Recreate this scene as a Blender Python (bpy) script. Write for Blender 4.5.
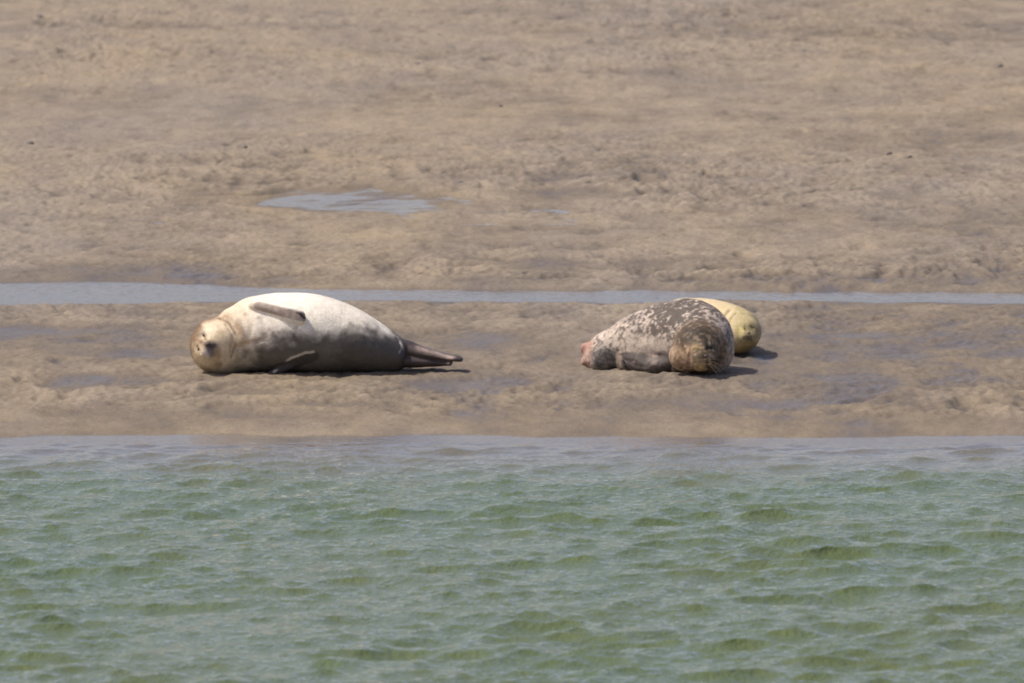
import bpy, math, random
import numpy as np
from mathutils import Vector

scene = bpy.context.scene
for o in list(bpy.data.objects):
    bpy.data.objects.remove(o)
col = scene.collection
rng = np.random.default_rng(7)
random.seed(7)

# ------------------------------------------------------------------ camera
SLOPE = math.radians(6.2)            # how steeply the camera looks down on the seals
DIST = 60.0                          # metres to the seals
Z_SEAL = 0.060                       # height of the sand under them
H = Z_SEAL + DIST * math.tan(SLOPE)
F_PX = 1024 * 400.0 / 36.0           # 400 mm lens on a 36 mm sensor, in pixels
PITCH = SLOPE - math.atan((372 - 341.5) / F_PX)

cam_d = bpy.data.cameras.new('camera')
cam_d.lens = 400
cam_d.sensor_width = 36
cam_d.clip_start = 1
cam_d.clip_end = 6000
cam_d.dof.use_dof = True
cam_d.dof.focus_distance = DIST / math.cos(SLOPE)
cam_d.dof.aperture_fstop = 5.6
cam = bpy.data.objects.new('camera', cam_d)
cam.location = (0, 0, H)
cam.rotation_euler = (math.pi / 2 - PITCH, 0, 0)
col.objects.link(cam)
scene.camera = cam

# ------------------------------------------------------------------ sky, sun, exposure
SUN_EL = math.radians(59)
SUN_AZ = math.radians(-94)           # from the left (0 = straight ahead)
sun_dir = Vector((math.sin(SUN_AZ) * math.cos(SUN_EL), math.cos(SUN_AZ) * math.cos(SUN_EL), math.sin(SUN_EL)))
world = bpy.data.worlds.new('World')
scene.world = world
world.use_nodes = True
nt = world.node_tree
bg = nt.nodes['Background']
sky = nt.nodes.new('ShaderNodeTexSky')
sky.sky_type = 'NISHITA'
sky.sun_disc = False
sky.sun_elevation = SUN_EL
sky.sun_rotation = SUN_AZ
sky.air_density = 1.0
sky.dust_density = 2.3
sky.ozone_density = 1.0
tint = nt.nodes.new('ShaderNodeMix')      # whole sky tinted a little less green, for lilac reflections
tint.data_type = 'RGBA'; tint.blend_type = 'MULTIPLY'
tint.inputs[0].default_value = 1.0
tint.inputs[7].default_value = (1.12, .97, 1.03, 1)
nt.links.new(sky.outputs['Color'], tint.inputs[6])
nt.links.new(tint.outputs[2], bg.inputs['Color'])
bg.inputs['Strength'].default_value = 0.135
sun_d = bpy.data.lights.new('sun', 'SUN')
sun_d.energy = 3.5
sun_d.angle = math.radians(0.6)
sun_d.color = (1.0, 0.95, 0.88)
sun = bpy.data.objects.new('sun', sun_d)
sun.rotation_euler = sun_dir.to_track_quat('Z', 'Y').to_euler()
sun.location = (-40, 50, 60)
col.objects.link(sun)
scene.view_settings.view_transform = 'Standard'
scene.view_settings.look = 'None'
scene.view_settings.gamma = 1
scene.view_settings.use_curve_mapping = False
scene.view_settings.exposure = 0.18
scene.render.engine = 'CYCLES'
scene.cycles.pixel_filter_type = 'BLACKMAN_HARRIS'
scene.cycles.filter_width = 1.85
scene.render.resolution_x = 1024
scene.render.resolution_y = 683

# ------------------------------------------------------------------ helpers
def sstep(a, b, x):
    t = np.clip((x - a) / (b - a), 0, 1)
    return t * t * (3 - 2 * t)

def _hash(ix, iy, iz, seed):
    n = (ix.astype(np.int64) * 374761393 + iy.astype(np.int64) * 668265263 + iz.astype(np.int64) * 2147483647 % 1000003 * 7919
         + seed * 974711) & 0xffffffff
    n = ((n ^ (n >> 13)) * 1274126177) & 0xffffffff
    n = ((n ^ (n >> 16)) * 2246822519) & 0xffffffff
    return (n ^ (n >> 15)) & 0xffff

def noise2(x, y, seed=0):
    ix, iy = np.floor(x), np.floor(y)
    fx, fy = x - ix, y - iy
    ix, iy = ix.astype(np.int64), iy.astype(np.int64)
    u, v = fx ** 3 * (fx * (fx * 6 - 15) + 10), fy ** 3 * (fy * (fy * 6 - 15) + 10)
    z = np.zeros_like(ix)
    def g(a, b):
        h = _hash(ix + a, iy + b, z, seed) * (2 * np.pi / 65536)
        return np.cos(h) * (fx - a) + np.sin(h) * (fy - b)
    n0 = g(0, 0) * (1 - u) + g(1, 0) * u
    n1 = g(0, 1) * (1 - u) + g(1, 1) * u
    return (n0 * (1 - v) + n1 * v) * 1.5

def noise3(p, seed=0):
    ip = np.floor(p)
    f = p - ip
    ip = ip.astype(np.int64)
    w = f * f * (3 - 2 * f)
    out = 0
    for a in (0, 1):
        for b in (0, 1):
            for c in (0, 1):
                h = _hash(ip[:, 0] + a, ip[:, 1] + b, ip[:, 2] + c, seed) / 32768.0 - 1
                out = out + h * (w[:, 0] if a else 1 - w[:, 0]) * (w[:, 1] if b else 1 - w[:, 1]) * (w[:, 2] if c else 1 - w[:, 2])
    return out

def fbm3(p, seed=0, n=3):
    return sum(noise3(p * 2 ** i, seed + i) * 0.5 ** i for i in range(n)) / 1.6

def grid_mesh(name, X, Y, Z):
    """X, Y, Z: (rows, cols) arrays -> mesh of quads"""
    r, c = X.shape
    me = bpy.data.meshes.new(name)
    co = np.stack([X, Y, Z], -1).reshape(-1, 3).astype(np.float32)
    idx = np.arange(r * c).reshape(r, c)
    q = np.stack([idx[:-1, :-1], idx[:-1, 1:], idx[1:, 1:], idx[1:, :-1]], -1).reshape(-1, 4)
    return fill_mesh(me, co, q)

def fill_mesh(me, co, q):
    me.vertices.add(len(co))
    me.vertices.foreach_set('co', np.ascontiguousarray(co, np.float32).ravel())
    me.loops.add(q.size)
    me.loops.foreach_set('vertex_index', np.ascontiguousarray(q, np.int32).ravel())
    me.polygons.add(len(q))
    me.polygons.foreach_set('loop_start', np.arange(0, q.size, q.shape[1], dtype=np.int32))
    me.update(calc_edges=True)
    me.polygons.foreach_set('use_smooth', np.ones(len(q), bool))
    me.validate()
    return me

def attr(me, name, val):
    a = me.attributes.new(name, 'FLOAT', 'POINT')
    a.data.foreach_set('value', np.ascontiguousarray(val, np.float32).ravel())

def attr_col(me, name, rgb):
    a = me.attributes.new(name, 'FLOAT_COLOR', 'POINT')
    d = np.ones((len(rgb), 4), np.float32)
    d[:, :3] = rgb
    a.data.foreach_set('color', d.ravel())

def link(name, me, mat, parent=None):
    o = bpy.data.objects.new(name, me)
    col.objects.link(o)
    if mat:
        me.materials.append(mat)
    if parent:
        o.parent = parent
    return o

class N:
    """tiny node helper"""
    def __init__(s, name):
        s.m = bpy.data.materials.new(name)
        s.m.use_nodes = True
        s.t = s.m.node_tree
        s.t.nodes.clear()
        s.out = s.t.nodes.new('ShaderNodeOutputMaterial')
    def n(s, typ, props=None, **ins):
        nd = s.t.nodes.new('ShaderNode' + typ)
        for k, v in (props or {}).items():
            setattr(nd, k, v)
        for k, v in ins.items():
            k = int(k[1:]) if k[0] == '_' and k[1:].isdigit() else k.replace('_', ' ')
            s.set(nd.inputs[k], v)
        return nd
    def set(s, sock, v):
        if isinstance(v, bpy.types.NodeSocket):
            s.t.links.new(v, sock)
        else:
            sock.default_value = v
    def mixc(s, f, a, b, mode='MIX'):
        nd = s.t.nodes.new('ShaderNodeMix')
        nd.data_type = 'RGBA'
        nd.blend_type = mode
        s.set(nd.inputs[0], f); s.set(nd.inputs[6], a); s.set(nd.inputs[7], b)
        return nd.outputs[2]
    def mapr(s, v, a, b, c, d):
        return s.n('MapRange', Value=v, From_Min=a, From_Max=b, To_Min=c, To_Max=d).outputs[0]
    def math(s, op, a, b=0.0):
        nd = s.t.nodes.new('ShaderNodeMath'); nd.operation = op
        s.set(nd.inputs[0], a); s.set(nd.inputs[1], b)
        return nd.outputs[0]

# ------------------------------------------------------------------ ground profile and pixel -> ground
PROF_Y = [-3000, 20, 45, 52, 56, 57.3, 58.0, 59.0, 60.0, 62.8, 66, 72, 76, 90, 140, 4000]
PROF_Z = [-2.5, -2.5, -1.9, -1.2, -.30, 0.0, .026, .050, .060, .068, .085, .135, .150, .27, .6, 6]
_ty = np.linspace(40, 130, 9001)
_tz = np.interp(_ty, PROF_Y, PROF_Z)
_tz = np.convolve(np.pad(_tz, 60, 'edge'), np.ones(121) / 121, 'valid')
def base_z(y):
    return np.where((y > 41) & (y < 129), np.interp(y, _ty, _tz), np.interp(y, PROF_Y, PROF_Z))
_tv = 341.5 + F_PX * np.tan(np.arctan2(H - _tz, _ty) - PITCH)
def row_to_y(v):
    return float(np.interp(-v, -_tv, _ty)) if np.isscalar(v) else np.interp(-v, -_tv, _ty)
def y_to_row(y):
    return np.interp(y, _ty, _tv)
def px_to_x(px, y):
    return (px - 512) * np.hypot(y, H) / F_PX
def ground_at(px, py):
    y = row_to_y(py)
    return px_to_x(px, y), y

# ------------------------------------------------------------------ sand flat (one sheet to the horizon)
def axis(parts):
    out = []
    for a, b, s in parts:
        n = max(1, int(round((b - a) / s)))
        out.append(np.linspace(a, b, n, endpoint=False))
    return np.concatenate(out + [[parts[-1][1]]])
gx = [5.2 * 1.6 ** k for k in range(1, 15)]
xs = np.concatenate([-np.array(gx[::-1]), axis([(-5.2, -3.5, .05), (-3.5, 3.5, .0125), (3.5, 5.2, .05)]), gx])
gy = [91 + 2 * 1.55 ** k for k in range(1, 16)]
ys = np.concatenate([axis([(44, 56, .5), (56, 57, .06), (57, 66, .023), (66, 76, .032), (76, 91, .045)]), gy])
X, Y = np.meshgrid(xs, ys)
inview = (1 - sstep(4.6, 5.2, np.abs(X))) * (1 - sstep(89, 91, Y))

warp = noise2(X * .9, Y * .45, 3) * .35
V = y_to_row(Y) + X * 0                     # image row a point of the flat lies on, for laying out the zones
U = 512 + X * F_PX / np.hypot(Y, H)
Vw = V + noise2(X * .55, Y * .4, 11) * 9 + noise2(X * 1.7, Y * .8, 12) * 3

def bump_zone(pts):
    return np.interp(Vw, [p[0] for p in pts], [p[1] for p in pts])
# how lumpy the mud is, row by row
rough = bump_zone([(0, .75), (60, .75), (110, .35), (140, .5), (160, .85), (185, 1.0), (204, .8), (216, .55), (240, .55),
                   (256, .75), (272, 1.1), (283, .5), (300, .5), (310, .8), (328, .75), (345, .5), (372, .5), (384, .85),
                   (408, .8), (417, .25), (437, .10)])
rough = rough * (1 + .45 * noise2(X * .45, Y * .3, 21))
# watery sheets: ellipses px, py, rx, ry
sheets = [(110, 381, 105, 7), (150, 352, 95, 6), (690, 403, 85, 6), (790, 404, 50, 5), (500, 341, 75, 8), (620, 352, 40, 6),
          (90, 273, 150, 11), (40, 282, 120, 8), (560, 268, 70, 6), (340, 200, 90, 10), (560, 195, 60, 7), (905, 195, 50, 5), (460, 385, 60, 5),
          (240, 392, 45, 4), (60, 330, 70, 5), (960, 300, 120, 6), (850, 335, 60, 4), (330, 404, 60, 4)]
sheet = np.zeros_like(X)
wob = 1 + .6 * noise2(X * 1.3, Y * .6, 31) + .5 * noise2(X * 3.7, Y * 1.5, 32)
for a, b, ra, rb in sheets:
    d = np.sqrt(((U - a) / ra) ** 2 + ((V - b) / rb) ** 2)
    sheet = np.maximum(sheet, sstep(1.35, .45, d * wob))
rough *= 1 - .65 * sheet

def lumps(sx, sy, seed):
    n = noise2((X + warp * .4) * sx, (Y + warp) * sy, seed)
    return n
big = lumps(1.1, .55, 41)
mid = lumps(1.9, 1.8, 42)
lm = lumps(4.8, 3.9, 43)
lf = lumps(10.5, 8.4, 44)
# trampled mud: rounded lumps with sharper hollows between
tr = .55 * (1 - np.abs(mid) * 2.2) + .75 * (.5 - np.abs(lm) * 1.7) + .35 * lf + .5 * lm
pits = -np.maximum(0, lumps(4.6, 3.0, 51) - .42) * 3.0 - np.maximum(0, lumps(8.5, 5.5, 52) - .5) * 2.0
z_l = rough * (.021 * tr + .032 * pits + .010 * lumps(28, 15, 45))
Zs = base_z(Y) + inview * (z_l + big * .010 * (1 - sheet) + .004 * mid)

# level watery sheets towards their surroundings
Zs -= inview * sheet * .003
# calm strip at the water's edge
shore_wob = inview * (noise2(X * .5, X * 0 + 3.3, 61) * .008 + noise2(X * 1.9, X * 0 + 1.3, 62) * .006 + noise2(X * 5.1, Y * 3.1, 63) * .004)
Zs += shore_wob * sstep(60, 58, Y)

# the shallow stream crossing the flat
S_N = row_to_y(285.5); S_S = row_to_y(299.5)
S_Z = .058
edge_n = S_N - .10 + .20 * noise2(X * .6, X * 0, 71) - .14 * sstep(.5, 2.4, X) + .07 * noise2(X * 2.3, X * 0, 72) + .05 * lumps(3, 2, 73) + .55 * sstep(-.9, -2.4, X)
edge_s = S_S - .10 * noise2(X * .5, X * 0 + 9, 74) - .06 * noise2(X * 2.1, X * 0 + 5, 75) - .05 * lumps(3, 2, 76) - .12 * sstep(-1.4, -2.4, X)
ch = sstep(-.22, .10, Y - edge_s) * sstep(-.22, .10, edge_n - Y)
chan_floor = S_Z - .012 - .014 * sstep(0, .3, np.minimum(Y - edge_s, edge_n - Y)) + .010 * sstep(-1.2, -2.4, X) * sstep(S_N - .2, S_N + .2, Y) + rough * .008 * lm
keep = np.abs(X) < 60
ch = ch * keep
# keep the banks just above the stream
bank = sstep(1.6, .2, np.abs(Y - (S_N + S_S) / 2) - .35) * (1 - ch)
Zs = np.where(bank > 0, np.maximum(Zs, (S_Z + .004) * bank + Zs * (1 - bank)), Zs)
Zs = Zs * (1 - ch) + np.minimum(Zs, chan_floor) * ch

# pool higher up the flat
pool_y = row_to_y(200.0); P_Z = float(base_z(np.array(pool_y))) - .016
pool_x = px_to_x(356, pool_y)
pd = np.sqrt(((X - pool_x) / .72) ** 2 + ((Y - pool_y) / .85) ** 2) * (1 + .45 * noise2(X * 1.6, Y * .9, 81) + .35 * noise2(X * 4, Y * 2, 82))
pk = sstep(1.7, .25, pd)
rim = sstep(3.0, 1.9, np.hypot((X - pool_x) / .8, (Y - pool_y) / .8)) * (1 - pk)
Zs = np.maximum(Zs, rim * (P_Z + .003) + (1 - rim) * (Zs - 1))
Zs = Zs * (1 - pk) + (P_Z - .007 + .014 * lm + .008 * lf + .012 * mid) * pk

wet = np.clip(.16 + .30 * sheet + .22 * noise2(X * .13, Y * 1.1, 97) + .15 * np.clip(X / 3, -1.5, 1.5) + .45 * bump_zone([(0, .05), (100, .0), (150, .12), (180, .4), (205, .25), (225, .1), (250, .3), (275, .8),  # one term darkens the sand towards the right
               (300, .8), (320, .85), (345, 1.0), (372, .95), (400, 1.0), (418, 1.05), (437, .95)])
              - .42 * (tr + .8 * pits) * rough + .30 * noise2(X * .8, Y * .35, 91) + .26 * noise2(X * 3.1, Y * 1.4, 92), 0, 1)  # hollows wetter, and darkened to deepen their shading
wet = np.maximum(wet, np.maximum(pk * .95, ch))
wet = np.maximum(wet, sstep(.004, -.004, Zs) * .95)
sand_me = grid_mesh('sand_flat', X, Y, Zs)
attr(sand_me, 'wet', wet)
attr(sand_me, 'ochre', np.clip(.5 + .6 * noise2(X * .5, Y * .18, 95) + .3 * noise2(X * 2.1, Y * .9, 96), 0, 1))

k = N('sand')
wa = k.n('Attribute', {'attribute_name': 'wet'}).outputs['Fac']
oa = k.n('Attribute', {'attribute_name': 'ochre'}).outputs['Fac']
tc = k.n('TexCoord').outputs['Object']
st = k.n('Mapping', Vector=tc, Scale=(1, .55, 1)).outputs[0]
n1 = k.n('TexNoise', Vector=st, Scale=9.0, Detail=5.0, Roughness=.6).outputs[0]
n2 = k.n('TexNoise', Vector=st, Scale=60.0, Detail=3.0, Roughness=.6).outputs[0]
n3 = k.n('TexNoise', Vector=st, Scale=2.2, Detail=4.0, Roughness=.6).outputs[0]
dry = k.mixc(oa, (.236, .200, .152, 1), (.262, .212, .142, 1))
wetc = k.mixc(oa, (.112, .094, .074, 1), (.132, .106, .073, 1))
wn = k.math('ADD', wa, k.mapr(n1, .3, .7, -.16, .16))
wcl = k.n('Clamp', Value=wn).outputs[0]
c = k.mixc(wcl, dry, wetc)
c = k.mixc(1.0, c, k.mixc(k.mapr(n2, .3, .7, 0, 1), (.86, .86, .86, 1), (1.13, 1.13, 1.13, 1)), 'MULTIPLY')
c = k.mixc(1.0, c, k.mixc(k.mapr(n3, .3, .7, 0, 1), (.86, .86, .90, 1), (1.12, 1.10, 1.05, 1)), 'MULTIPLY')
ro = k.mapr(wcl, .62, 1.0, .92, .43)
bh = k.math('ADD', k.math('MULTIPLY', n1, .010), k.math('MULTIPLY', n2, .0022))
bp = k.n('Bump', Strength=1.0, Distance=1.0, Height=bh)
bs = k.n('BsdfPrincipled', Base_Color=c, Roughness=ro, Normal=bp.outputs[0])
k.set(bs.inputs['Specular IOR Level'], k.mapr(wcl, .62, 1.0, .10, .40))
k.t.links.new(bs.outputs[0], k.out.inputs[0])
sand = link('sand_flat', sand_me, k.m)
sand['kind'] = 'structure'

def sand_z(x, y):
    i = np.clip(np.searchsorted(ys, y) - 1, 0, len(ys) - 2); j = np.clip(np.searchsorted(xs, x) - 1, 0, len(xs) - 2)
    return float(Zs[i:i + 2, j:j + 2].mean())

# ------------------------------------------------------------------ water
def water_mat(name, colour, murk, rough_v, bump_s, bump_scale):
    k = N(name)
    dep = k.n('Attribute', {'attribute_name': 'depth'}).outputs['Fac']
    tc = k.n('TexCoord').outputs['Object']
    mp = k.n('Mapping', Vector=tc, Scale=(1, .7, 1)).outputs[0]
    b1 = k.n('TexNoise', Vector=mp, Scale=bump_scale, Detail=3.0, Roughness=.55).outputs[0]
    bp = k.n('Bump', Strength=k.n('MapRange', Value=dep, From_Min=.02, From_Max=.5, To_Min=bump_s * .25, To_Max=bump_s).outputs[0], Distance=.02, Height=b1)
    op = k.math('SUBTRACT', 1.0, k.math('POWER', 2.718, k.math('MULTIPLY', dep, -murk)))
    cn = k.n('TexNoise', Vector=mp, Scale=.8, Detail=2.0).outputs[0]
    cc = k.mixc(k.mapr(cn, .3, .7, 0, 1), colour, tuple(v * f for v, f in zip(colour, (1.12, 1.0, .9))) + (1,))
    cc = k.mixc(k.mapr(dep, .0, .5, 0, 1), (.17, .148, .112, 1), cc)      # stirred-up silt in the shallows
    body = k.n('MixShader', _0=op, _1=k.n('BsdfTransparent').outputs[0], _2=k.n('BsdfDiffuse', Color=cc, Normal=bp.outputs[0]).outputs[0])
    fr = k.n('Fresnel', IOR=1.333, Normal=bp.outputs[0]).outputs[0]
    gl = k.n('BsdfGlossy', Color=(1, 1, 1, 1), Roughness=rough_v, Normal=bp.outputs[0])
    fr = k.math('MULTIPLY', fr, k.mapr(dep, .0, .008, .15, 1.0))      # the film breaks up over the grains at its margin
    ms = k.n('MixShader', _0=fr, _1=body.outputs[0], _2=gl.outputs[0])
    k.t.links.new(ms.outputs[0], k.out.inputs[0])
    return k.m

# channel in the foreground: wind chop from a sum of many short wave trains
wx = np.concatenate([-np.array(gx[::-1]), axis([(-5.2, -3.2, .06), (-3.2, 3.2, .0125), (3.2, 5.2, .06)]), gx])
wy = np.concatenate([[-3000, -1200, -500, -200, -80, -30, 0, 15, 25, 32, 37, 41, 44], axis([(45.5, 47, .06), (47, 58.6, .022)])])
WX, WY = np.meshgrid(wx, wy)
W0 = (1 - sstep(4.4, 5.2, np.abs(WX))) * sstep(45.5, 46.5, WY)
def sand_base_depth(y):
    return np.maximum(-base_z(y), 0)
shore_y = 57.35
calm = sstep(shore_y - .2, shore_y - 3.6, WY)
amp_mod = .64 + .36 * sstep(57.3, 51.5, WY) + .35 * noise2(WX * .45, WY * .3, 101) + .25 * noise2(WX * 1.3, WY * .9, 102)
wz = np.zeros_like(WX); wdx = np.zeros_like(WX); wdy = np.zeros_like(WX)
wind = math.radians(-62)
for i in range(80):
    lam = 0.06 * (.95 / 0.06) ** (i / 79.0)
    th = wind + rng.normal(0, .62)
    kk = 2 * math.pi / lam
    a = .039 / kk * (0.7 + .6 * rng.random()) * math.exp(-((math.log(lam / .23)) ** 2) / 1.9)
    ph = kk * (WX * math.cos(th) + WY * math.sin(th)) + rng.random() * 6.28 + 1.3 * noise2(WX * .7 / max(lam, .3), WY * .7 / max(lam, .3), 200 + i)
    fade = sstep(shore_y - .0, shore_y - .20 - 1.3 * lam, WY)
    wz += a * np.cos(ph) * fade
    wdx -= a * np.sin(ph) * math.cos(th) * fade
    wdy -= a * np.sin(ph) * math.sin(th) * fade
WZ = wz * amp_mod * W0
WXd = WX + wdx * amp_mod * W0 * 1.25
WYd = WY + wdy * amp_mod * W0 * 1.25
ch_me = grid_mesh('channel', WXd, WYd, WZ)
iy = np.clip(np.searchsorted(ys, WY) - 1, 0, len(ys) - 2); ix = np.clip(np.searchsorted(xs, WX) - 1, 0, len(xs) - 2)
dep = np.where(WY > 44, WZ - Zs[iy, ix], -base_z(WY))
attr(ch_me, 'depth', np.maximum(dep, 0))
chan = link('channel_water', ch_me, water_mat('channel_water', (.090, .122, .047, 1), 16.0, .05, .8, 30.0))
chan['kind'] = 'structure'

def pond(name, x0, x1, y0, y1, level, nx, ny, mat):
    PX, PY = np.meshgrid(np.linspace(x0, x1, nx), np.linspace(y0, y1, ny))
    iy = np.clip(np.searchsorted(ys, PY) - 1, 0, len(ys) - 2); ix = np.clip(np.searchsorted(xs, PX) - 1, 0, len(xs) - 2)
    PZ = level + .0012 * noise2(PX * 3, PY * 2, 301)
    me = grid_mesh(name, PX, PY, PZ)
    attr(me, 'depth', np.maximum(PZ - Zs[iy, ix], 0))
    o = link(name, me, mat)
    o['kind'] = 'structure'
    return o
still = water_mat('shallow_water', (.20, .18, .15, 1), 14.0, .09, 1.1, 16.0)
pond('stream', -56, 56, S_S - .55, S_N + 1.5, S_Z, 900, 60, still)
pond('tide_pool', pool_x - 1.35, pool_x + 1.35, pool_y - 1.45, pool_y + 1.45, P_Z, 120, 60, still)

# ------------------------------------------------------------------ seals: implicit surfaces, one continuous skin each
S = F_PX / math.hypot(DIST, DIST * math.tan(SLOPE))     # pixels per metre at the seals
SN = math.sin(SLOPE); CS = math.cos(SLOPE)

class Seal:
    def __init__(s, ax, ay, y0):
        s.ax, s.ay = ax, ay
        s.prims = []
        s.y0 = y0
        s.S = F_PX / math.hypot(y0, H)
    def P(s, px, py, d):
        """local point (x right, y away, z up) that shows at pixel px, py when it lies d metres behind the anchor"""
        return np.array([(px - s.ax) / s.S, d, ((s.ay - py) / s.S - d * SN) / CS])
    def ell(s, c, r, k=.02, rot=None):
        s.prims.append((np.array(c, float), np.array(r, float), k, rot))
    def chain(s, pts, n=40, k=.012, rot=None):
        """pts: (point, (rx, ry, rz)); smooth chain of ellipsoids"""
        P = np.array([p for p, r in pts]); R = np.array([r for p, r in pts])
        t = np.linspace(0, len(pts) - 1, n)
        def cr(A, t):
            i = np.clip(np.floor(t).astype(int), 0, len(A) - 2); f = (t - i)[:, None]
            g = lambda j: A[np.clip(j, 0, len(A) - 1)]
            a, b, c, d = g(i - 1), g(i), g(i + 1), g(i + 2)
            return .5 * (2 * b + (c - a) * f + (2 * a - 5 * b + 4 * c - d) * f ** 2 + (3 * b - a - 3 * c + d) * f ** 3)
        for p, r in zip(cr(P, t), cr(R, t)):
            s.ell(p, np.maximum(r, .006), k, rot)
    def solve(s, h=.0065, pad=.04):
        lo = np.min([c - r.max() if rot is not None else c - r for c, r, k, rot in s.prims], 0) - pad
        hi = np.max([c + r.max() if rot is not None else c + r for c, r, k, rot in s.prims], 0) + pad
        lo[2] = max(lo[2], -.06)
        n = np.ceil((hi - lo) / h).astype(int) + 1
        ax = [lo[i] + h * np.arange(n[i]) for i in range(3)]
        F = np.full(n, .2, np.float32)
        for c, r, k, rot in s.prims:
            ext = (np.full(3, r.max()) if rot is not None else r) + .05 + k
            sl = tuple(slice(max(0, int((c[i] - ext[i] - lo[i]) / h)), min(n[i], int((c[i] + ext[i] - lo[i]) / h) + 2)) for i in range(3))
            g = np.meshgrid(*[ax[i][sl[i]] - c[i] for i in range(3)], indexing='ij')
            if rot is not None:
                g = [rot[0][j] * g[0] + rot[1][j] * g[1] + rot[2][j] * g[2] for j in range(3)]
            k0 = np.sqrt(sum((g[i] / r[i]) ** 2 for i in range(3)))
            k1 = np.sqrt(sum((g[i] / r[i] ** 2) ** 2 for i in range(3))) + 1e-9
            d = (k0 * (k0 - 1) / k1).astype(np.float32)
            a = F[sl]
            hh = np.maximum(k - np.abs(a - d), 0) / k
            F[sl] = np.minimum(a, d) - hh * hh * k * .25
        ins = F < 0
        ids = np.full(np.array(n) - 1, -1, np.int64)
        cnt = np.zeros(np.array(n) - 1, np.float32); acc = np.zeros(tuple(np.array(n) - 1) + (3,), np.float32)
        cor = [(a, b, c) for a in (0, 1) for b in (0, 1) for c in (0, 1)]
        def sub(A, o):
            return A[o[0]:A.shape[0] - 1 + o[0], o[1]:A.shape[1] - 1 + o[1], o[2]:A.shape[2] - 1 + o[2]]
        for a in cor:
            for i in range(3):
                if a[i] == 0:
                    b = list(a); b[i] = 1
                    fa, fb = sub(F, a), sub(F, b)
                    m = (fa < 0) != (fb < 0)
                    t = fa[m] / (fa[m] - fb[m])
                    v = np.tile(np.array(a, np.float32), (len(t), 1)); v[:, i] = t
                    acc[m] += v; cnt[m] += 1
        cell = np.argwhere(cnt > 0)
        ids[cnt > 0] = np.arange(len(cell))
        co = lo + h * (cell + acc[cnt > 0] / cnt[cnt > 0][:, None])
        quads = []
        for i in range(3):
            A = ins; B = np.roll(ins, -1, i)
            cross = A != B
            sl = [slice(1, -1)] * 3; sl[i] = slice(0, n[i] - 1)
            m = np.zeros_like(cross); m[tuple(sl)] = cross[tuple(sl)]
            e = np.argwhere(m)
            j, l = (i + 1) % 3, (i + 2) % 3
            def cid(dj, dl):
                q = e.copy(); q[:, j] += dj; q[:, l] += dl
                return ids[q[:, 0], q[:, 1], q[:, 2]]
            q = np.stack([cid(-1, -1), cid(0, -1), cid(0, 0), cid(-1, 0)], 1)
            flip = ~A[m]
            q[flip] = q[flip][:, ::-1]
            quads.append(q)
        s.q = np.concatenate(quads); s.q = s.q[(s.q >= 0).all(1)]
        s.co = co.astype(float)
        s.smooth(4)
    def smooth(s, it):
        e = np.concatenate([s.q[:, [0, 1]], s.q[:, [1, 2]], s.q[:, [2, 3]], s.q[:, [3, 0]]])
        for t in range(it):
            lam = .5 if t % 2 == 0 else -.45
            a = np.zeros_like(s.co); c = np.zeros(len(s.co))
            for d in range(3):
                a[:, d] = np.bincount(e[:, 0], s.co[e[:, 1], d], len(s.co)) + np.bincount(e[:, 1], s.co[e[:, 0], d], len(s.co))
            c = np.bincount(e[:, 0], minlength=len(s.co)) + np.bincount(e[:, 1], minlength=len(s.co))
            s.co += lam * (a / np.maximum(c, 1)[:, None] - s.co)
    def normals(s):
        p = s.co[s.q]
        fn = np.cross(p[:, 2] - p[:, 0], p[:, 3] - p[:, 1])
        n = np.zeros_like(s.co)
        for d in range(3):
            for j in range(4):
                n[:, d] += np.bincount(s.q[:, j], fn[:, d], len(s.co))
        return n / (np.linalg.norm(n, axis=1)[:, None] + 1e-12)
    def px(s):
        u = s.ax + s.co[:, 0] * s.S
        w = s.ay - (s.co[:, 2] * CS + s.co[:, 1] * SN) * s.S
        return u, w
    def hit(s, px, py):
        u, w = s.px()
        m = (u - px) ** 2 + (w - py) ** 2 < 4
        i = np.flatnonzero(m)
        if len(i) == 0:
            i = np.array([np.argmin((u - px) ** 2 + (w - py) ** 2)])
        return s.co[i[np.argmin(s.co[i, 1])]]
    def line_d(s, pts):
        """distance of every vertex to a line drawn on the skin through pixel points"""
        H3 = [s.hit(*p) for p in pts]
        best = np.full(len(s.co), 9.)
        for a, b in zip(H3[:-1], H3[1:]):
            ab = b - a
            t = np.clip(((s.co - a) @ ab) / (ab @ ab + 1e-12), 0, 1)
            best = np.minimum(best, np.linalg.norm(s.co - a - t[:, None] * ab, axis=1))
        return best
    def press(s, w, amt):
        s.co += s.normals() * (w * amt)[:, None]
    def groove(s, pts, width, amt):
        s.press(np.exp(-(s.line_d(pts) / width) ** 2), -amt)
    def spot(s, px, py, r):
        return np.exp(-(np.linalg.norm(s.co - s.hit(px, py), axis=1) / r) ** 2)
    def build(s, label, group, mat, rgb, damp):
        x = px_to_x(s.ax, s.y0)
        root = bpy.data.objects.new('seal', None)
        root.empty_display_size = .2
        gz = float(base_z(np.array(s.y0)))
        root.location = (x, s.y0, gz)
        col.objects.link(root)
        root['label'] = label; root['category'] = 'seal'; root['group'] = group
        me = fill_mesh(bpy.data.meshes.new('seal_body'), s.co, s.q)
        attr_col(me, 'pelt', rgb)
        attr(me, 'damp', damp)
        link('body', me, mat, root)
        return root

def lerp(c, t, d):
    return c * (1 - t[:, None]) + np.array(d) * t[:, None]

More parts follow.
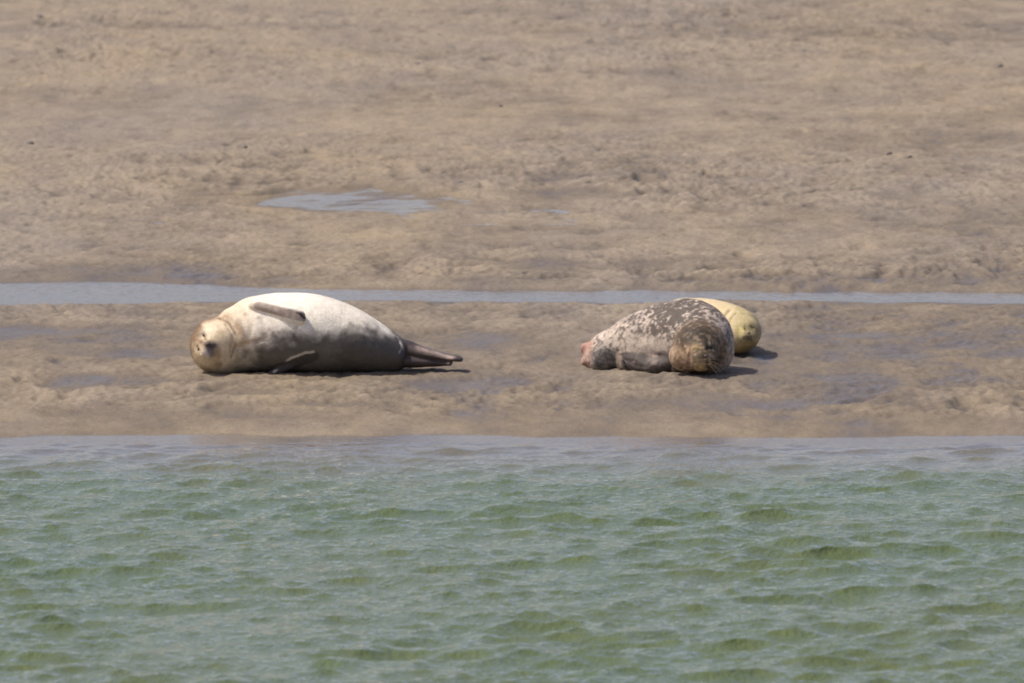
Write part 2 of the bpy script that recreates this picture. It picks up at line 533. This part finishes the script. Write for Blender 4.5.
# pelt: colours hold the animal's markings plus painted light and shade, grain and gloss from the shader
k = N('pelt')
pc = k.n('Attribute', {'attribute_name': 'pelt'}).outputs['Color']
dm = k.n('Attribute', {'attribute_name': 'damp'}).outputs['Fac']
tc = k.n('TexCoord').outputs['Object']
f1 = k.n('TexNoise', Vector=k.n('Mapping', Vector=tc, Scale=(.5, 1, 1)).outputs[0], Scale=170.0, Detail=3.0).outputs[0]
f2 = k.n('TexNoise', Vector=tc, Scale=26.0, Detail=4.0, Roughness=.6).outputs[0]
c = k.mixc(1.0, pc, k.mixc(k.mapr(f1, .3, .7, 0, 1), (.84, .84, .84, 1), (1.12, 1.12, 1.12, 1)), 'MULTIPLY')
c = k.mixc(1.0, c, k.mixc(k.mapr(f2, .3, .7, 0, 1), (.88, .87, .86, 1), (1.08, 1.08, 1.08, 1)), 'MULTIPLY')
bp = k.n('Bump', Strength=.5, Distance=.004, Height=k.math('ADD', f1, f2))
bs = k.n('BsdfPrincipled', Base_Color=c, Roughness=k.mapr(dm, 0, 1, .75, .48), Normal=bp.outputs[0])
k.set(bs.inputs['Specular IOR Level'], k.mapr(dm, 0, 1, .12, .30))
k.t.links.new(bs.outputs[0], k.out.inputs[0])
PELT = k.m
def plain(name, colour, rough_v):
    k = N(name)
    tc = k.n('TexCoord').outputs['Object']
    nn = k.n('TexNoise', Vector=tc, Scale=120.0, Detail=3.0).outputs[0]
    c = k.mixc(k.mapr(nn, .3, .7, 0, 1), tuple(v * .8 for v in colour) + (1,), tuple(v * 1.2 for v in colour) + (1,))
    b = k.n('BsdfPrincipled', Base_Color=c, Roughness=rough_v)
    k.t.links.new(b.outputs[0], k.out.inputs[0])
    return k.m
NOSE = plain('nose_skin', (.035, .028, .030), .35)
CLAW = plain('claw_horn', (.03, .025, .022), .4)
WHISK = plain('whisker', (.30, .25, .18), .5)

def blob(name, parent, c, r, mat, rot=(0, 0, 0), seg=12, taper=0.0):
    vs, fs = [], []
    rings = seg // 2
    for i in range(rings + 1):
        a = math.pi * i / rings
        for j in range(seg):
            b = 2 * math.pi * j / seg
            t = 1 - taper * (.5 - .5 * math.cos(a))
            vs.append((r[0] * math.sin(a) * math.cos(b) * t, r[1] * math.sin(a) * math.sin(b) * t, r[2] * math.cos(a)))
    for i in range(rings):
        for j in range(seg):
            fs.append((i * seg + j, i * seg + (j + 1) % seg, (i + 1) * seg + (j + 1) % seg, (i + 1) * seg + j))
    me = bpy.data.meshes.new(name)
    me.from_pydata(vs, [], fs)
    me.polygons.foreach_set('use_smooth', [True] * len(fs))
    o = link(name, me, mat, parent)
    o.location = tuple(c); o.rotation_euler = rot
    return o

def whiskers(parent, root, out_dir, side_dir, n=5, length=.075):
    vs, fs = [], []
    for i in range(n):
        a = (i - (n - 1) / 2) * .28
        d = np.array(out_dir) * math.cos(a) + np.array(side_dir) * math.sin(a)
        b = np.array(root) + np.array(side_dir) * .008 * (i - (n - 1) / 2)
        base = len(vs)
        L = length * (.8 + .4 * random.random())
        for q in range(5):
            t = q / 4
            p = b + d * L * t + np.array([0, 0, -.014]) * t * t
            w = .0007 * (1 - .7 * t)
            for e in ((w, 0, 0), (-w * .5, 0, w * .87), (-w * .5, 0, -w * .87)):
                vs.append(tuple(p + np.array(e)))
        for q in range(4):
            for e in range(3):
                fs.append((base + q * 3 + e, base + q * 3 + (e + 1) % 3, base + q * 3 + 3 + (e + 1) % 3, base + q * 3 + 3 + e))
    me = bpy.data.meshes.new('whiskers')
    me.from_pydata(vs, [], fs)
    return link('whiskers', me, WHISK, parent)

def rotm(rx, ry, rz):
    from mathutils import Euler
    m = np.array(Euler((rx, ry, rz)).to_matrix())
    return m            # columns are the ellipsoid's own axes

GROUP = 'seals hauled out on the mud flat'

# ---- 1: pale seal lying on its side, belly and face to the camera
A = Seal(326, 372, DIST)
prof = [(226, 341, 31, .165, -.03), (245, 335.5, 36.5, .195, .0), (265, 333, 39, .215, .01), (285, 332, 39.5, .225, .01), (310, 333, 39.5, .225, .01),
        (335, 336, 36.5, .21, .01), (360, 341.5, 31, .18, .0), (378, 347, 24.5, .145, .0), (391, 351.5, 19, .11, .0), (398, 353.5, 15, .09, .0)]
A.chain([(A.P(x, c, d), (.05, ry, hh / A.S)) for x, c, hh, ry, d in prof], 60)
# head turned to the camera, crown to the left
A.ell(A.P(214, 345.5, -.06), (.122, .15, .145), .06)
A.ell(A.P(211, 348, -.13), (.098, .10, .115), .04)
A.ell(A.P(208, 349, -.205), (.052, .050, .052), .035)       # muzzle
A.ell(A.P(209, 344.5, -.225), (.028, .030, .026), .02)     # whisker pads
A.ell(A.P(206.5, 352.5, -.225), (.028, .030, .026), .02)
A.ell(A.P(214, 352, -.20), (.030, .034, .028), .02)        # chin
# near fore flipper, laid along the flank
A.chain([(A.P(254, 304.5, -.12), (.022, .02, .016)), (A.P(266, 306.5, -.158), (.028, .011, .019)), (A.P(285, 312, -.192), (.028, .009, .025)),
         (A.P(297, 315.5, -.204), (.024, .007, .024)), (A.P(302.5, 317.5, -.208), (.010, .006, .017))], 22, .022)
# lower fore flipper, pressed to the sand
A.chain([(A.P(317, 354, -.150), (.03, .02, .010)), (A.P(306, 358, -.146), (.03, .016, .016)), (A.P(292, 364, -.132), (.03, .016, .019)), (A.P(280, 370, -.124), (.028, .016, .015)),
         (A.P(272, 373, -.125), (.02, .016, .012))], 22, .008)
# hind flippers
A.chain([(A.P(394, 349, .02), (.05, .05, .055)), (A.P(406, 349, .02), (.04, .055, .046)), (A.P(418, 352, .01), (.04, .065, .034)), (A.P(432, 354.5, .0), (.04, .065, .022)),
         (A.P(446, 357, -.01), (.04, .06, .014)), (A.P(455, 358, -.02), (.024, .06, .012)), (A.P(461, 359.3, -.02), (.010, .04, .007))], 30, .01)
A.chain([(A.P(394, 360, .0), (.05, .05, .030)), (A.P(412, 360.5, .0), (.04, .06, .032)), (A.P(428, 361.5, .0), (.04, .065, .024)), (A.P(442, 362.5, -.01), (.035, .045, .014)),
         (A.P(450, 363, -.03), (.012, .05, .008))], 24, .01)
A.solve()
A.press(np.clip(fbm3(A.co * 7, 3), -1, 1), .006)
A.groove([(220, 317), (228, 323), (234, 333), (235.5, 345), (233, 355)], .009, .014)
A.press(np.exp(-(A.line_d([(226, 313), (236, 318), (242, 328), (243, 340)]) / .016) ** 2), .009)
A.groove([(238, 303), (248, 312), (252, 324), (250, 334)], .014, .003)
A.groove([(262, 318), (268, 330), (266, 342)], .014, .004)
A.groove([(236, 349), (248, 346), (262, 341)], .010, .006)
A.groove([(203.5, 332), (206, 334.5), (207.5, 337)], .006, .010)
A.groove([(197, 346.5), (198.5, 349.5), (199.5, 353)], .006, .010)
A.groove([(208, 345), (211.5, 348), (215.5, 346)], .005, .009)
A.groove([(211.5, 348), (212, 355)], .005, .009)
A.groove([(400.5, 338), (404, 346), (403, 354)], .010, .012)
for kx in (-1, 0, 1):
    A.groove([(424, 349 + kx * 2), (460, 358 + kx * 1.2)], .004, .003)
    A.groove([(290, 313 + kx * 3), (306, 318 + kx * 2.2)], .004, .003)
u, w = A.px(); fr = A.co[:, 1] < .05
nz = fbm3(A.co * 9, 21); nf = fbm3(A.co * 30, 31); ns = fbm3(A.co * 55, 41, 2)
rgb = np.tile([.84, .77, .61], (len(u), 1))
rgb = lerp(rgb, np.clip(.15 + nz * .8, 0, .5), [.68, .60, .48])
rgb = lerp(rgb, .75 * sstep(268, 236, u + nz * 16), [.66, .52, .33])             # yellower shoulders and face
head = np.exp(-(np.linalg.norm((A.co - A.P(212, 348, -.14)) / [.13, .16, .15], axis=1)) ** 4)
rgb = lerp(rgb, .75 * head, [.66, .50, .29])
rgb = lerp(rgb, .45 * head * sstep(.0, .5, nf), [.40, .26, .12])
back = sstep(-.015, .11, A.co[:, 1] + nz * .05) * sstep(-.47, -.40, A.co[:, 0])
rgb = lerp(rgb, .85 * sstep(.06, .17, A.co[:, 1] + nz * .05), [.30, .26, .21])    # darker back, away from the camera
crown = sstep(206, 192, u + nf * 6 + np.maximum(0, w - 335) * .15) * sstep(376, 358, w) + .9 * sstep(9, 3, np.hypot((u - 199), (w - 331)) + nf * 2)
rgb = lerp(rgb, np.clip(crown, 0, 1) * .9, [.15, .09, .045])
rgb = lerp(rgb, .85 * sstep(-.16, -.07, A.co[:, 1] + nf * .02) * sstep(226, 214, u + (w - 320) * .1) * sstep(372, 352, w), [.15, .085, .04])
rgb = lerp(rgb, .8 * np.exp(-(A.line_d([(192, 337), (199, 340), (207, 343)]) / .014) ** 2), [.20, .12, .06])
rgb = lerp(rgb, .65 * np.exp(-(A.line_d([(224, 315), (234, 320), (240, 330), (241, 342)]) / .020) ** 2) * np.clip(.8 + nf, 0, 1), [.33, .19, .09])
rgb = lerp(rgb, .6 * np.exp(-(A.line_d([(239, 345), (252, 342), (262, 338)]) / .035) ** 2) * np.clip(.6 + 1.4 * nf, 0, 1), [.38, .24, .11])
rgb = lerp(rgb, .8 * np.exp(-(A.line_d([(219, 316.5), (228, 322), (234, 332), (235.5, 345), (233, 355)]) / .007) ** 2), [.16, .10, .05])  # shade in the neck crease, drawn as a dark colour line
for p in ((268, 329), (273, 332), (279, 331), (284, 329), (276, 336), (263, 333), (297, 326), (259, 316), (352, 322), (246, 312)):
    rgb = lerp(rgb, .6 * A.spot(p[0], p[1], .011), [.25, .19, .14])
for p, l in (((203.5, 332), (207.5, 337)), ((197, 346.5), (199.5, 353))):
    rgb = lerp(rgb, .85 * np.exp(-(A.line_d([p, l]) / .010) ** 2), [.06, .035, .02])
rgb = lerp(rgb, .8 * A.spot(213.5, 346, .034), [.13, .085, .07])  # mouth markings, with shade on the muzzle's right side painted in
rgb = lerp(rgb, .8 * np.exp(-(A.line_d([(208, 344), (211.5, 348), (217, 345)]) / .010) ** 2), [.03, .025, .03])
rgb = lerp(rgb, .85 * np.exp(-(A.line_d([(211.5, 348), (212, 356)]) / .017) ** 2), [.05, .04, .05])
rgb = lerp(rgb, .8 * np.exp(-(A.line_d([(208, 344), (213, 347), (217, 345)]) / .021) ** 2) * np.clip(.9 + nf, 0, 1), [.07, .05, .045])
rgb = lerp(rgb, .8 * np.exp(-(A.line_d([(211.5, 347), (212.5, 356)]) / .020) ** 2) * np.clip(.9 + nf, 0, 1), [.07, .055, .055])
rgb = lerp(rgb, .7 * A.spot(206.5, 356.5, .026), [.60, .55, .50])
rgb = lerp(rgb, .75 * A.spot(211, 328.5, .045), [.84, .73, .50])  # sunlit forehead and cheek, painted as pale highlights
rgb = lerp(rgb, .6 * A.spot(199, 357, .04), [.78, .64, .40])
rgb = lerp(rgb, .6 * A.spot(201, 341, .014), [.12, .075, .04])
rgb = lerp(rgb, .55 * np.exp(-(A.line_d([(219, 350), (222, 358), (217, 366)]) / .022) ** 2) * np.clip(.7 + nf, 0, 1), [.30, .20, .10])
rgb = lerp(rgb, .75 * A.spot(206, 371, .045), [.12, .11, .06])
rgb = lerp(rgb, .6 * A.spot(222, 365, .03) * np.clip(.5 + 2 * nf, 0, 1), [.30, .20, .10])
# muddy, soaked fur over the hips, with a ragged edge
mud = sstep(-.35, .35, (w - 339 - 10 * sstep(372, 335, u)) / 12 + nf * .9 + nz * .8) * sstep(322, 352, u + nf * 14) * fr
mud = np.clip(mud, 0, 1)
rgb = lerp(rgb, .82 * mud, [.10, .08, .068])
belly_shade = sstep(-.45, .55, nz * .7 + nf * .3 + (w - 339 + 10 * sstep(290, 350, u) - 13 * sstep(275, 236, u)) / 15) * sstep(222, 262, u + 10 * nf) * fr  # shade of the lower belly, painted into the coat with a ragged edge
rgb = lerp(rgb, .92 * np.clip(belly_shade, 0, 1), [.072, .063, .052])
fl = np.exp(-(np.linalg.norm((A.co - A.P(286, 312, -.222)) / [.14, .03, .06], axis=1)) ** 6)
fl_d = A.line_d([(257, 305.5), (270, 308), (287, 313), (305, 319)])
fl = sstep(.030, .020, fl_d) * np.clip(.85 + .4 * nf, 0, 1)
rgb = lerp(rgb, fl * .85, [.24, .165, .125])
rgb = lerp(rgb, .85 * np.exp(-(A.line_d([(298, 311), (303, 314), (307, 318.5)]) / .009) ** 2), [.07, .05, .045])
tail = sstep(400, 407, u + (w - 350) * .25)
rgb = lerp(rgb, tail * .95, [.055, .040, .033])  # hind flippers darkened all over for the lower one's shade
rgb = lerp(rgb, tail * .7 * np.exp(-(A.line_d([(420, 346), (436, 350.5), (452, 355)]) / .022) ** 2) * np.clip(.8 + nf, 0, 1), [.50, .38, .30])  # highlight painted along the upper hind flipper
rgb = lerp(rgb, .7 * np.exp(-(A.line_d([(399.5, 337), (402.5, 345), (402, 352)]) / .007) ** 2), [.66, .60, .48])
low = sstep(.010, .004, A.line_d([(314, 353.5), (306, 354.5), (292, 359.5), (274, 370)]))
rgb = lerp(rgb, sstep(.045, .030, A.line_d([(312, 358), (292, 366), (276, 371), (271, 372)])) * .9, [.06, .05, .043])  # lower fore flipper coloured dark, as if in the body's shade
rgb = lerp(rgb, low * .85, [.60, .55, .44])  # its lit leading edge, painted pale
rgb *= (1 + .10 * ns)[:, None]
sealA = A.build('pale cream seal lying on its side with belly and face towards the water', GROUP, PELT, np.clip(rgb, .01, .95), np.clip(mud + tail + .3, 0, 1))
nA = A.hit(208, 344.5)
blob('nose', sealA, nA + [0, .004, 0], (.011, .008, .009), NOSE, (0, .45, 0), 14, .4)
for p in ((205.6, 334.5, .3), (198.3, 349.6, .35)):
    blob('closed_eye', sealA, A.hit(p[0], p[1]) + [0, .006, 0], (.006, .008, .014), NOSE, (0, -p[2], 0), 10)
whiskers(sealA, A.hit(211, 341), (.35, -.45, .8), (.8, -.2, -.4))
whiskers(sealA, A.hit(207, 356), (-.1, -.5, -.75), (.8, -.2, -.1))
for q in range(5):
    blob('claw', sealA, A.hit(300 + q * 1.5, 312.2 + q * 1.6) + [.004, -.003, 0], (.009, .003, .003), CLAW, (0, .5, 0), 8)

# ---- 2: mottled seal facing the camera, body curving back to the left
B = Seal(665, 370, DIST)
def rr(r, f=1.0):
    return (r, r, r * f)
B.chain([(B.P(706, 343, -.06), rr(.135, 1.0)), (B.P(697, 336.5, .05), (.185, .17, .185)), (B.P(682, 334, .13), (.19, .19, .19)), (B.P(662, 337, .20), (.18, .19, .182)),
         (B.P(640, 342, .25), (.15, .17, .160)), (B.P(620, 348, .28), (.12, .14, .125)), (B.P(607, 351, .29), (.100, .11, .108)), (B.P(598, 354.5, .29), (.075, .08, .080))], 60)
# chest bulging to the right
B.ell(B.P(712, 352, -.02), (.105, .14, .11), .06)
# head low in front
B.ell(B.P(697, 345, -.18), (.125, .125, .120), .075)
B.ell(B.P(701, 354, -.285), (.075, .065, .078), .04)
B.ell(B.P(697, 358, -.33), (.034, .034, .034), .02)
B.ell(B.P(708, 358, -.33), (.034, .034, .034), .02)
B.ell(B.P(699.5, 362.5, -.29), (.042, .042, .034), .02)
B.ell(B.P(684, 356, -.18), (.08, .09, .068), .05)
# fore flipper on the sand
B.chain([(B.P(676, 358, .0), (.05, .05, .05)), (B.P(662, 364, .0), (.045, .05, .030)), (B.P(648, 363, .04), (.05, .045, .036)), (B.P(634, 361, .10), (.04, .04, .044)), (B.P(625, 361, .14), (.03, .035, .046))], 20, .035)
# hind flippers
B.chain([(B.P(610, 354, .25), (.05, .05, .05)), (B.P(606, 355, .18), (.058, .045, .058)), (B.P(604, 357.5, .16), (.064, .030, .056)), (B.P(600, 362, .14), (.050, .025, .036))], 18, .012)
B.chain([(B.P(597, 352, .30), (.03, .04, .05)), (B.P(590, 349, .30), (.026, .030, .046)), (B.P(585.5, 346.5, .29), (.022, .02, .030)), (B.P(583, 345, .285), (.010, .014, .016))], 18, .01)
B.chain([(B.P(595, 355, .29), (.03, .04, .04)), (B.P(588, 357, .28), (.022, .03, .030)), (B.P(584, 360, .27), (.012, .016, .014))], 12, .012)
B.solve()
B.press(np.clip(fbm3(B.co * 8, 5), -1, 1), .009)
B.groove([(674, 334), (682, 325), (697, 321.5), (710, 325), (718, 336), (721, 350)], .012, .005)
B.groove([(692, 346.5), (697, 347.5)], .007, .006)
B.groove([(707, 345), (712, 345)], .008, .010)
B.groove([(703, 353), (703, 361)], .005, .008)
B.groove([(691, 363), (700, 361), (709, 364)], .006, .010)
for kx in range(4):
    B.groove([(596 + kx * 5, 348 - (kx in (1, 2)) * 2), (594 + kx * 6, 368)], .005, .003)
    B.groove([(622 + kx * 3, 357), (636 + kx * 3, 366)], .005, .004)
u, w = B.px()
n1 = fbm3(B.co * 13, 51); n2 = fbm3((B.co + .012 * noise3(B.co * 25, 5)[:, None]) * [64, 64, 80], 61); n3 = fbm3(B.co * 17 + 9, 71)
rgb = np.tile([.40, .335, .27], (len(u), 1))
rgb = lerp(rgb, np.clip(.3 + n1 + .3 * sstep(660, 610, u), 0, 1) * .7, [.56, .46, .35])
dark_zone = .55 * np.exp(-((u - 676) / 36) ** 2 - ((w - 316) / 22) ** 2) + .18 * sstep(340, 310, w) + .3 * sstep(.10, .25, B.co[:, 1] - .1) * sstep(.2, .3, B.co[:, 2])
mott = sstep(-.30, .42, n2 * .95 + n3 * .40 + dark_zone * .72 - .03 - .12 * sstep(645, 600, u))
rgb = lerp(rgb, mott * .88, [.068, .054, .040])
rgb = lerp(rgb, .7 * sstep(.16, .36, noise3(B.co * [60, 60, 85], 81) * .5 + fbm3(B.co * 30, 83) * .35), [.64, .53, .41])
rgb = lerp(rgb, .8 * np.exp(-((u - 652) / 24) ** 2 - ((w - 345 - (u - 652) * .25) / 9) ** 2) * np.clip(.9 - .3 * mott + n2 * .4, 0, 1), [.80, .68, .52])
hd = np.exp(-(np.linalg.norm((B.co - B.P(697, 348, -.24)) / [.175, .19, .172], axis=1)) ** 8)
rgb = lerp(rgb, hd * .85, [.20, .115, .055])
topd = hd * np.clip(sstep(348, 336, w + 5 * n3) + sstep(695, 705, u + 6 * n3) * sstep(366, 356, w), 0, 1)
rgb = lerp(rgb, .92 * topd * np.clip(.9 + .5 * n2, 0, 1), [.045, .037, .022])
rgb = lerp(rgb, .65 * hd * sstep(694, 680, u + 8 * n3) * sstep(338, 350, w) * np.clip(.6 + 1.4 * n2, 0, 1), [.46, .33, .20])
hn = np.clip(.85 + 1.1 * fbm3(B.co * 42, 77), 0, 1)
for fx, fy, fr_ in ((706, 341, .060), (711, 353, .048), (688, 329, .050), (701, 331, .055), (696, 355, .030), (713, 362, .03), (680, 342, .028), (686, 352, .020)):
    rgb = lerp(rgb, .9 * B.spot(fx, fy, fr_) * hn, [.040, .032, .020])
rgb = lerp(rgb, .5 * np.exp(-(B.line_d([(709, 335), (710, 340), (709.5, 346)]) / .006) ** 2), [.40, .33, .24])
rgb = lerp(rgb, .7 * hd * sstep(.0, .5, fbm3(B.co * [60, 60, 38], 79) * 1.3), [.085, .058, .032])
rgb = lerp(rgb, .8 * B.spot(692.5, 346, .024) * hn, [.52, .37, .15])
rgb = lerp(rgb, .9 * np.exp(-(B.line_d([(693.5, 347.3), (696.5, 348)]) / .009) ** 2), [.03, .02, .015])
rgb = lerp(rgb, .8 * np.exp(-(B.line_d([(707, 345), (712, 345)]) / .011) ** 2), [.03, .02, .015])
rgb = lerp(rgb, .8 * B.spot(695, 354, .024), [.07, .055, .025])
rgb = lerp(rgb, .8 * B.spot(697.5, 365.5, .030) * hn, [.62, .48, .22])
rgb = lerp(rgb, .85 * np.exp(-(B.line_d([(706, 359), (709, 367)]) / .014) ** 2), [.05, .035, .025])
rgb = lerp(rgb, (.65 - .4 * topd) * hd * sstep(.2, .5, noise3(B.co * 60, 91)), [.52, .37, .22])
hf = np.exp(-(np.linalg.norm((B.co - B.P(603.5, 357, .12)) / [.085, .14, .078], axis=1)) ** 8)
rgb = lerp(rgb, hf * np.clip(.85 + .5 * n2, 0, .95), [.075, .065, .052])
ff = sstep(.10, .07, B.line_d([(666, 364), (648, 364), (626, 362)])) * (u < 672) * sstep(348, 353, w + 3 * n1)
rgb = lerp(rgb, ff * np.clip(.9 + .5 * n1, 0, .95), [.035, .025, .020])
rgb = lerp(rgb, ff * sstep(.1, .4, n3) * .45, [.42, .32, .25])
pk2 = sstep(594, 590, u + (w - 350) * .1)
rgb = lerp(rgb, pk2 * .85 * np.clip(.8 + n1, 0, 1), [.42, .23, .165])
rgb *= (1 + .12 * fbm3(B.co * 70, 95, 2))[:, None]
sealB = B.build('grey mottled seal with dark blotched coat, head low and facing the water', GROUP, PELT, np.clip(rgb, .01, .95), np.clip(.35 + hf * .4 + ff * .3 + hd * .2, 0, 1))
blob('nose', sealB, B.hit(703.5, 354) + [0, .006, 0], (.016, .010, .011), NOSE, (0, 0, 0), 14, .4)
for p in ((694.5, 347.6, -.2), (711.5, 346, .1)):
    blob('closed_eye', sealB, B.hit(p[0], p[1]) + [0, .007, 0], (.008, .007, .006), NOSE, (0, p[2], 0), 10)
whiskers(sealB, B.hit(691, 358), (-.8, -.5, -.1), (0, -.2, -1))
whiskers(sealB, B.hit(708, 358), (.8, -.5, -.1), (0, -.2, -1))
for q in range(5):
    blob('claw', sealB, B.hit(622.5 + .4 * q, 357 + q * 2.2) + [-.003, -.003, 0], (.009, .004, .004), CLAW, (0, .2, 0), 8)

# ---- 3: yellow-tan seal half hidden behind the second
yC = row_to_y(354.5)
C = Seal(735, 354, yC)
C.chain([(C.P(742, 331.5, -.02), (.10, .10, .108)), (C.P(734, 329, .08), (.12, .12, .125)), (C.P(721, 326.5, .22), (.135, .14, .138)), (C.P(702, 325.5, .42), (.15, .16, .150)),
         (C.P(684, 325.5, .62), (.15, .16, .145)), (C.P(668, 328, .80), (.115, .12, .11)), (C.P(657, 332, .94), (.07, .08, .065)), (C.P(650, 333, 1.02), (.04, .05, .035))], 60)
C.ell(C.P(747, 332, -.10), (.072, .07, .072), .04)
C.ell(C.P(746, 336, -.155), (.034, .034, .03), .02)
C.ell(C.P(751, 337, -.150), (.030, .034, .03), .02)
C.chain([(C.P(655, 332, .96), (.04, .04, .03)), (C.P(646, 333.5, 1.06), (.035, .04, .018)), (C.P(640, 333, 1.14), (.02, .03, .01))], 12, .01)
C.chain([(C.P(722, 340, .10), (.04, .05, .04)), (C.P(712, 347, .14), (.04, .05, .02)), (C.P(703, 350, .17), (.03, .03, .012))], 12, .01)
C.solve()
C.press(np.clip(fbm3(C.co * 8, 15), -1, 1), .006)
C.groove([(728, 308), (722, 316), (721, 328), (723, 342)], .012, .014)
C.groove([(735, 311), (729, 318), (727, 330), (729, 344)], .010, .011)
C.groove([(743, 326), (746, 328)], .007, .008)
C.groove([(752, 325), (754, 327)], .007, .008)
C.groove([(742, 339), (748, 338), (753, 340)], .006, .007)
u, w = C.px()
n1 = fbm3(C.co * 11, 151); n2 = fbm3(C.co * 34, 161)
rgb = np.tile([.53, .43, .23], (len(u), 1))
rgb = lerp(rgb, np.clip(.35 + n1 + .5 * sstep(730, 705, u), 0, 1) * .7, [.61, .49, .29])
rgb = lerp(rgb, .8 * sstep(340, 351, w + 6 * n1) * (u > 724), [.22, .15, .07])  # shade low on the head, painted dark brown
rgb = lerp(rgb, .8 * sstep(746, 757, u + 4 * n2) * np.clip(.8 + n1, 0, 1), [.36, .25, .21])  # shaded right edge of the head, painted in
rgb = lerp(rgb, .8 * C.spot(746, 328, .058) * np.clip(.9 + n2, 0, 1), [.06, .045, .022])
rgb = lerp(rgb, .7 * C.spot(751, 332, .050), [.15, .11, .06])
rgb = lerp(rgb, .4 * sstep(726, 742, u + 5 * n1), [.34, .29, .13])
rgb = lerp(rgb, .7 * C.spot(738.5, 328.5, .022), [.74, .62, .24])
rgb = lerp(rgb, .35 * sstep(.1, .4, n2) * sstep(732, 740, u) * 1.1, [.28, .24, .10])
rgb = lerp(rgb, .75 * np.exp(-(C.line_d([(742, 339), (748, 338.5), (752, 340)]) / .009) ** 2), [.08, .06, .04])
rgb = lerp(rgb, .35 * np.exp(-(C.line_d([(727, 309), (722, 316), (721, 328), (723, 342)]) / .010) ** 2), [.36, .24, .12])  # neck fold darkened by a painted line
rgb *= (1 + .10 * fbm3(C.co * 70, 195, 2))[:, None]
sealC = C.build('yellow-tan seal half hidden behind the mottled one, rounded head at right', GROUP, PELT, np.clip(rgb, .01, .95), np.full(len(u), .3))
blob('nose', sealC, C.hit(748.5, 332.5) + [0, .006, 0], (.012, .009, .009), NOSE, (0, 0, 0), 14, .4)
for p in ((744.5, 327), (753, 326)):
    blob('closed_eye', sealC, C.hit(*p) + [0, .005, 0], (.008, .006, .005), NOSE, (0, .3, 0), 10)
whiskers(sealC, C.hit(744, 336), (-.8, -.5, -.1), (0, -.2, -1), 4, .06)
whiskers(sealC, C.hit(753, 337), (.8, -.5, -.1), (0, -.2, -1), 4, .06)

# ------------------------------------------------------------------ pebbles on the upper flat
STONE = plain('dark_stone', (.13, .115, .10), .8)
P_ = 'small dark pebble '
pebs = [(500, 107, 3.4, P_ + 'alone on the upper sand, high above the gap between the seals'),
        (245, 148, 3.8, P_ + 'on the sand just above the left end of the pool'),
        (30, 144, 4.2, P_ + 'on the upper sand by the left edge of the picture'),
        (417, 64, 3.8, P_ + 'high on the sand, straight above the right end of the pool'),
        (40, 18, 4.2, P_ + 'in the top left corner of the sand'),
        (889, 153, 4.0, P_ + 'on the sand at right, left one of a close pair'),
        (909, 156, 3.4, P_ + 'on the sand at right, right one of a close pair'),
        (1000, 66, 4.2, P_ + 'high on the sand by the right edge of the picture'),
        (803, 53, 3.6, P_ + 'high on the sand, left of the one by the right edge'),
        (460, 183, 3.6, P_ + 'on the sand just beyond the right end of the pool'),
        (940, 225, 3.6, P_ + 'on the sand at right, the nearest one behind the stream')]
peb_me = None
for a, b, r, lab in pebs:
    x, y = ground_at(a, b)
    rad = .85 * r * math.hypot(y, H) / F_PX
    if peb_me is None:
        p = blob('pebble', None, (0, 0, 0), (1, 1, 1), STONE, (0, 0, 0), 12)
        peb_me = p.data
        pc_ = np.array([v.co[:] for v in peb_me.vertices])
        pc_ *= (1 + .22 * noise3(pc_ * 1.3 + 4, 7))[:, None]
        peb_me.vertices.foreach_set('co', pc_.ravel())
    else:
        p = bpy.data.objects.new('pebble', peb_me)
        col.objects.link(p)
    p.scale = (rad * random.uniform(.9, 1.15), rad * random.uniform(.8, 1.3), rad * .62)
    p.rotation_euler = (random.uniform(-.2, .2), random.uniform(-.2, .2), random.uniform(0, 6.28))
    p.location = (x, y, sand_z(x, y) + rad * .1)
    p['label'] = lab
    p['category'] = 'pebble'
    p['group'] = 'pebbles scattered on the upper sand'
